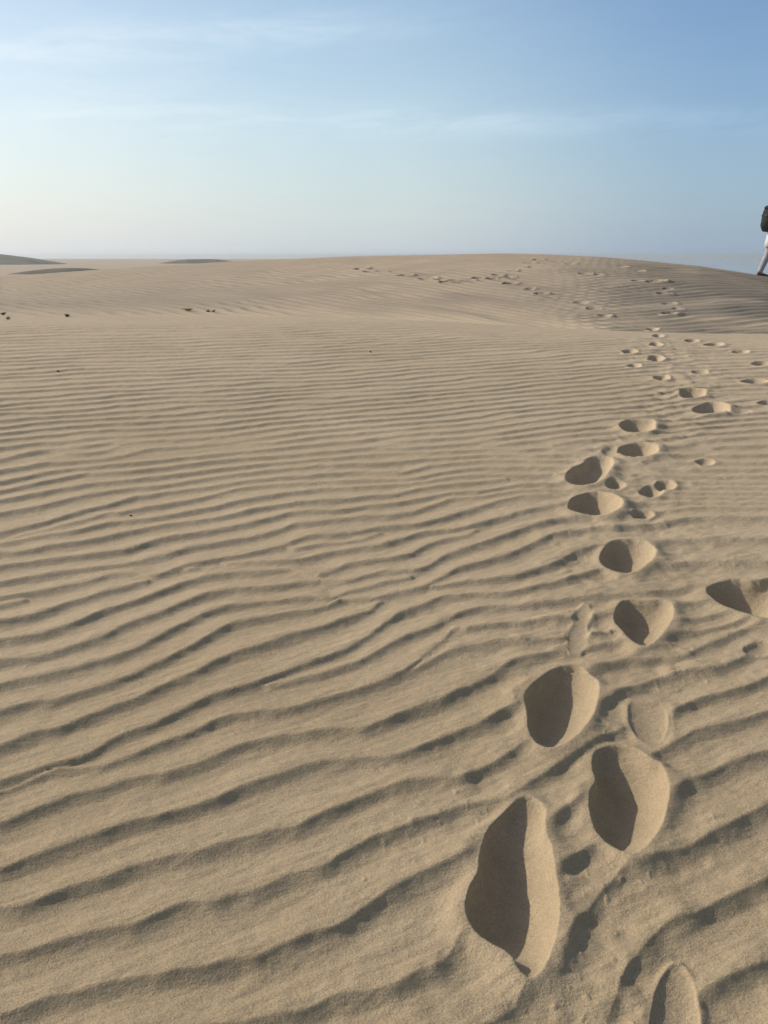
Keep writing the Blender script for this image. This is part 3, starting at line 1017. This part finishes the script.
    for z, a, b, cx in rings:
        ring = []
        for k in range(28):
            t = 2 * math.pi * k / 28
            w = 1 + (0.05 * math.sin(5 * t + z * 9) * (1.46 - z))
            ring.append(bm.verts.new((cx + a * w * math.cos(t), b * w * math.sin(t), z)))
        if prev:
            for k in range(28):
                bm.faces.new((prev[k], ring[k], ring[(k + 1) % 28], prev[(k + 1) % 28]))
        prev = ring
    bmesh.ops.recalc_face_normals(bm, faces=bm.faces)
    top = link_mesh('long_top', bm, white, p)
    so = top.modifiers.new('thickness', 'SOLIDIFY')
    so.thickness = 0.006
    for sh, el, wr in arms:
        skin('sleeve', [[(sh[0], sh[1] * .8, sh[2], .075), (*sh[:3], .078), (*el[:3], .06), ((el[0] * .3 + wr[0] * .7), el[1], el[2] * .3 + wr[2] * .7, .05)]], white, p)
    tr = [[(0.02, 0, 0.92, .12), (h[0], h[1], h[2], .105), (k[0], k[1], k[2], .078), (k[0] * .25 + a[0] * .75, k[1], k[2] * .25 + a[2] * .75 + .02, .066), (a[0], a[1], a[2] + .0, .058)] for h, k, a, t, s in legs]
    skin('trousers', tr, grey, p)
    for h, k, a, t, s in legs:
        skin('shoe', [[(a[0] - .005, a[1], a[2] + .02, .047), (a[0] - .03, a[1], a[2] - .045, .042), (a[0] + .03, a[1], a[2] - .04, .042), (t[0], t[1], .035, .038), (t[0] + .06, t[1], .03, .028)]], shoe_m, p)
    return p, X0, dist, z0


def build_backpack(X0, Y0, Z0):
    nylon = noisy_mat('black_nylon', (0.008, 0.009, 0.010), (0.02, 0.022, 0.022), 18, 0.85, 0.4)
    webbing = noisy_mat('grey_green_webbing', (0.07, 0.10, 0.08), (0.11, 0.14, 0.12), 25, 0.7)
    b = empty('backpack', (X0, Y0, Z0 - 0.06), 'large black backpack worn on the back of the walker at the dune crest', 'backpack', 0.12)
    bm = bmesh.new()
    secs = [(0.97, .05, .10, -.155), (1.0, .088, .14, -.165), (1.1, .105, .155, -.172), (1.25, .105, .155, -.165), (1.38, .098, .15, -.150), (1.46, .075, .13, -.135), (1.49, .03, .08, -.125)]
    prev = None
    for z, a, w, cx in secs:
        ring = []
        for k in range(24):
            t = 2 * math.pi * k / 24
            c, s = math.cos(t), math.sin(t)
            f = (abs(c) ** 4 + abs(s) ** 4) ** -0.25
            wob = 1 + 0.025 * math.sin(3 * t + 14 * z)
            ring.append(bm.verts.new((cx + a * c * f * wob, w * s * f * wob, z)))
        if prev:
            for k in range(24):
                bm.faces.new((prev[k], prev[(k + 1) % 24], ring[(k + 1) % 24], ring[k]))
        else:
            bm.faces.new(ring[::-1])
        prev = ring
    bm.faces.new(prev)
    bag = link_mesh('bag', bm, nylon, b)
    ss = bag.modifiers.new('subdivision', 'SUBSURF')
    ss.levels = ss.render_levels = 1
    bm = bmesh.new()
    ellipsoid(bm, (-0.262, 0, 1.12), (.035, .11, .085))
    link_mesh('front_pocket', bm, nylon, b)
    bm = bmesh.new()
    ellipsoid(bm, (-0.15, 0, 1.45), (.105, .14, .05))
    link_mesh('top_flap', bm, nylon, b)
    skin('grab_handle', [[(-.17, -.03, 1.49, .009), (-.175, -.03, 1.535, .009), (-.175, 0, 1.548, .009), (-.175, .03, 1.535, .009), (-.17, .03, 1.49, .009)]], nylon, b, 1)
    for s in (1, -1):
        skin('shoulder_strap', [[(-.08, .09 * s, 1.42, .017), (.0, .095 * s, 1.475, .017), (.10, .10 * s, 1.46, .017), (.195, .11 * s, 1.33, .017), (.17, .14 * s, 1.18, .015), (.06, .18 * s, 1.08, .012), (-.10, .15 * s, 1.04, .012)]], nylon, b)
        skin('compression_strap', [[(-.09, .162 * s, 1.31, .009), (-.19, .165 * s, 1.315, .009), (-.265, .12 * s, 1.30, .009), (-.272, .05 * s, 1.295, .009)]], webbing, b, 1)


pp, PX, PY, PZ = build_person()
build_backpack(PX, PY, PZ)


# ------------------------------------------------------------------ bits of plant lying and growing on the first rise
LEAF_Y = noisy_mat('yellow_green_leaf', (0.36, 0.30, 0.05), (0.48, 0.38, 0.08), 60, 0.7)
LEAF_D = noisy_mat('dark_green_leaf', (0.09, 0.10, 0.045), (0.14, 0.14, 0.07), 60, 0.7)
STEM = noisy_mat('dry_stem', (0.06, 0.045, 0.03), (0.10, 0.08, 0.05), 50, 0.8)
TWIG = noisy_mat('dark_twig', (0.06, 0.05, 0.04), (0.10, 0.085, 0.065), 50, 0.8)


def plant(px, py, width, height, n, leaf, label, seed, name='sand_plant'):
    rs = random.Random(seed)
    x, y = pix_to_ground(px, py)
    root = empty(name, (x, y, ground_at(x, y) - 0.003), label, 'plant')
    fol, stem = bmesh.new(), []
    for k in range(n):
        a = rs.uniform(0, 2 * math.pi)
        reach = width * 0.5 * rs.uniform(0.35, 1)
        tip = (reach * math.cos(a), reach * math.sin(a), height * rs.uniform(0.45, 1))
        midp = (tip[0] * .5, tip[1] * .5, tip[2] * .7)
        stem.append([(0, 0, 0, .003), (*midp, .0022), (*tip, .0016)])
        for q in range(7):
            f = rs.uniform(0.3, 1.05)
            c = [tip[0] * f + rs.uniform(-.01, .01), tip[1] * f + rs.uniform(-.01, .01), tip[2] * f + rs.uniform(-.004, .012)]
            d = rs.uniform(0, 2 * math.pi)
            ln, wd, up = rs.uniform(.016, .028), rs.uniform(.006, .009), rs.uniform(-.2, .7)
            ux, uy = math.cos(d), math.sin(d)
            pts = [(c[0], c[1], c[2]), (c[0] + ux * ln * .5 - uy * wd, c[1] + uy * ln * .5 + ux * wd, c[2] + ln * up * .6),
                   (c[0] + ux * ln, c[1] + uy * ln, c[2] + ln * up), (c[0] + ux * ln * .5 + uy * wd, c[1] + uy * ln * .5 - ux * wd, c[2] + ln * up * .5)]
            fol.faces.new([fol.verts.new(v) for v in pts])
    o = link_mesh('foliage', fol, leaf, root, False)
    so = o.modifiers.new('thickness', 'SOLIDIFY')
    so.thickness = 0.0012
    skin('stem', stem, STEM, root, 0)
    return root


plant(188, 311, 0.17, 0.034, 13, LEAF_Y, 'low yellow-green plant, the brightest and widest tuft on the sand rise', 1)
plant(67, 317, 0.05, 0.025, 9, LEAF_D, 'small dark green tuft standing alone on the sand, left of the yellow-green plant', 2)
plant(3.5, 315, 0.05, 0.025, 9, LEAF_D, 'dark tuft at the very left edge of the sand rise', 3)
plant(7.5, 319.5, 0.03, 0.025, 4, LEAF_D, 'tiny dark sprig just in front of the leftmost tuft', 4)


def twig(px, py, length, rz, label, seed, group=None):
    rs = random.Random(seed)
    x, y = pix_to_ground(px, py)
    o = None
    pts, z = [], 0.012
    for i in range(5):
        t = i / 4 - .5
        pts.append((length * t, rs.uniform(-.006, .006), z + rs.uniform(-.003, .006), 0.009 * (1.1 - abs(t))))
    br = [pts[2], (length * .12, .025, z + .018, .005), (length * .2, .035, z + .02, .003)]
    o = skin('twig', [pts, br], TWIG, None, 1)
    o.location = (x, y, ground_at(x, y) - 0.002)
    o.rotation_euler = (0, 0, rz)
    o['label'], o['category'] = label, 'twig'
    if group:
        o['group'] = group


twig(208, 312.3, 0.05, 0.1, 'short dark twig beside the yellow-green plant, nearer one of two', 5, 'dark twigs by the yellow-green plant')
twig(213.5, 312.3, 0.05, -0.3, 'short dark twig farther from the yellow-green plant, at the end of the pair', 6, 'dark twigs by the yellow-green plant')


def pebble(px, py, size, label, seed):
    rs = random.Random(seed)
    x, y = pix_to_ground(px, py)
    bm = bmesh.new()
    for v in ellipsoid(bm, (0, 0, size * .3), (size, size * .8, size * .55), 10, 7):
        v.co *= 1 + rs.uniform(-.12, .12)
    o = link_mesh('pebble', bm, TWIG, None)
    o.location = (x, y, ground_at(x, y))
    o['label'], o['category'], o['group'] = label, 'pebble', 'dark pebbles scattered on the rippled sand'


pebble(131, 516, 0.006, 'dark pebble on the rippled sand, nearest of the scattered pebbles', 1)
pebble(370.5, 352, 0.010, 'dark pebble on the far ripples, rightmost of the scattered pebbles', 2)
pebble(58, 371.5, 0.010, 'dark pebble on the left part of the ripples below the green tuft', 3)
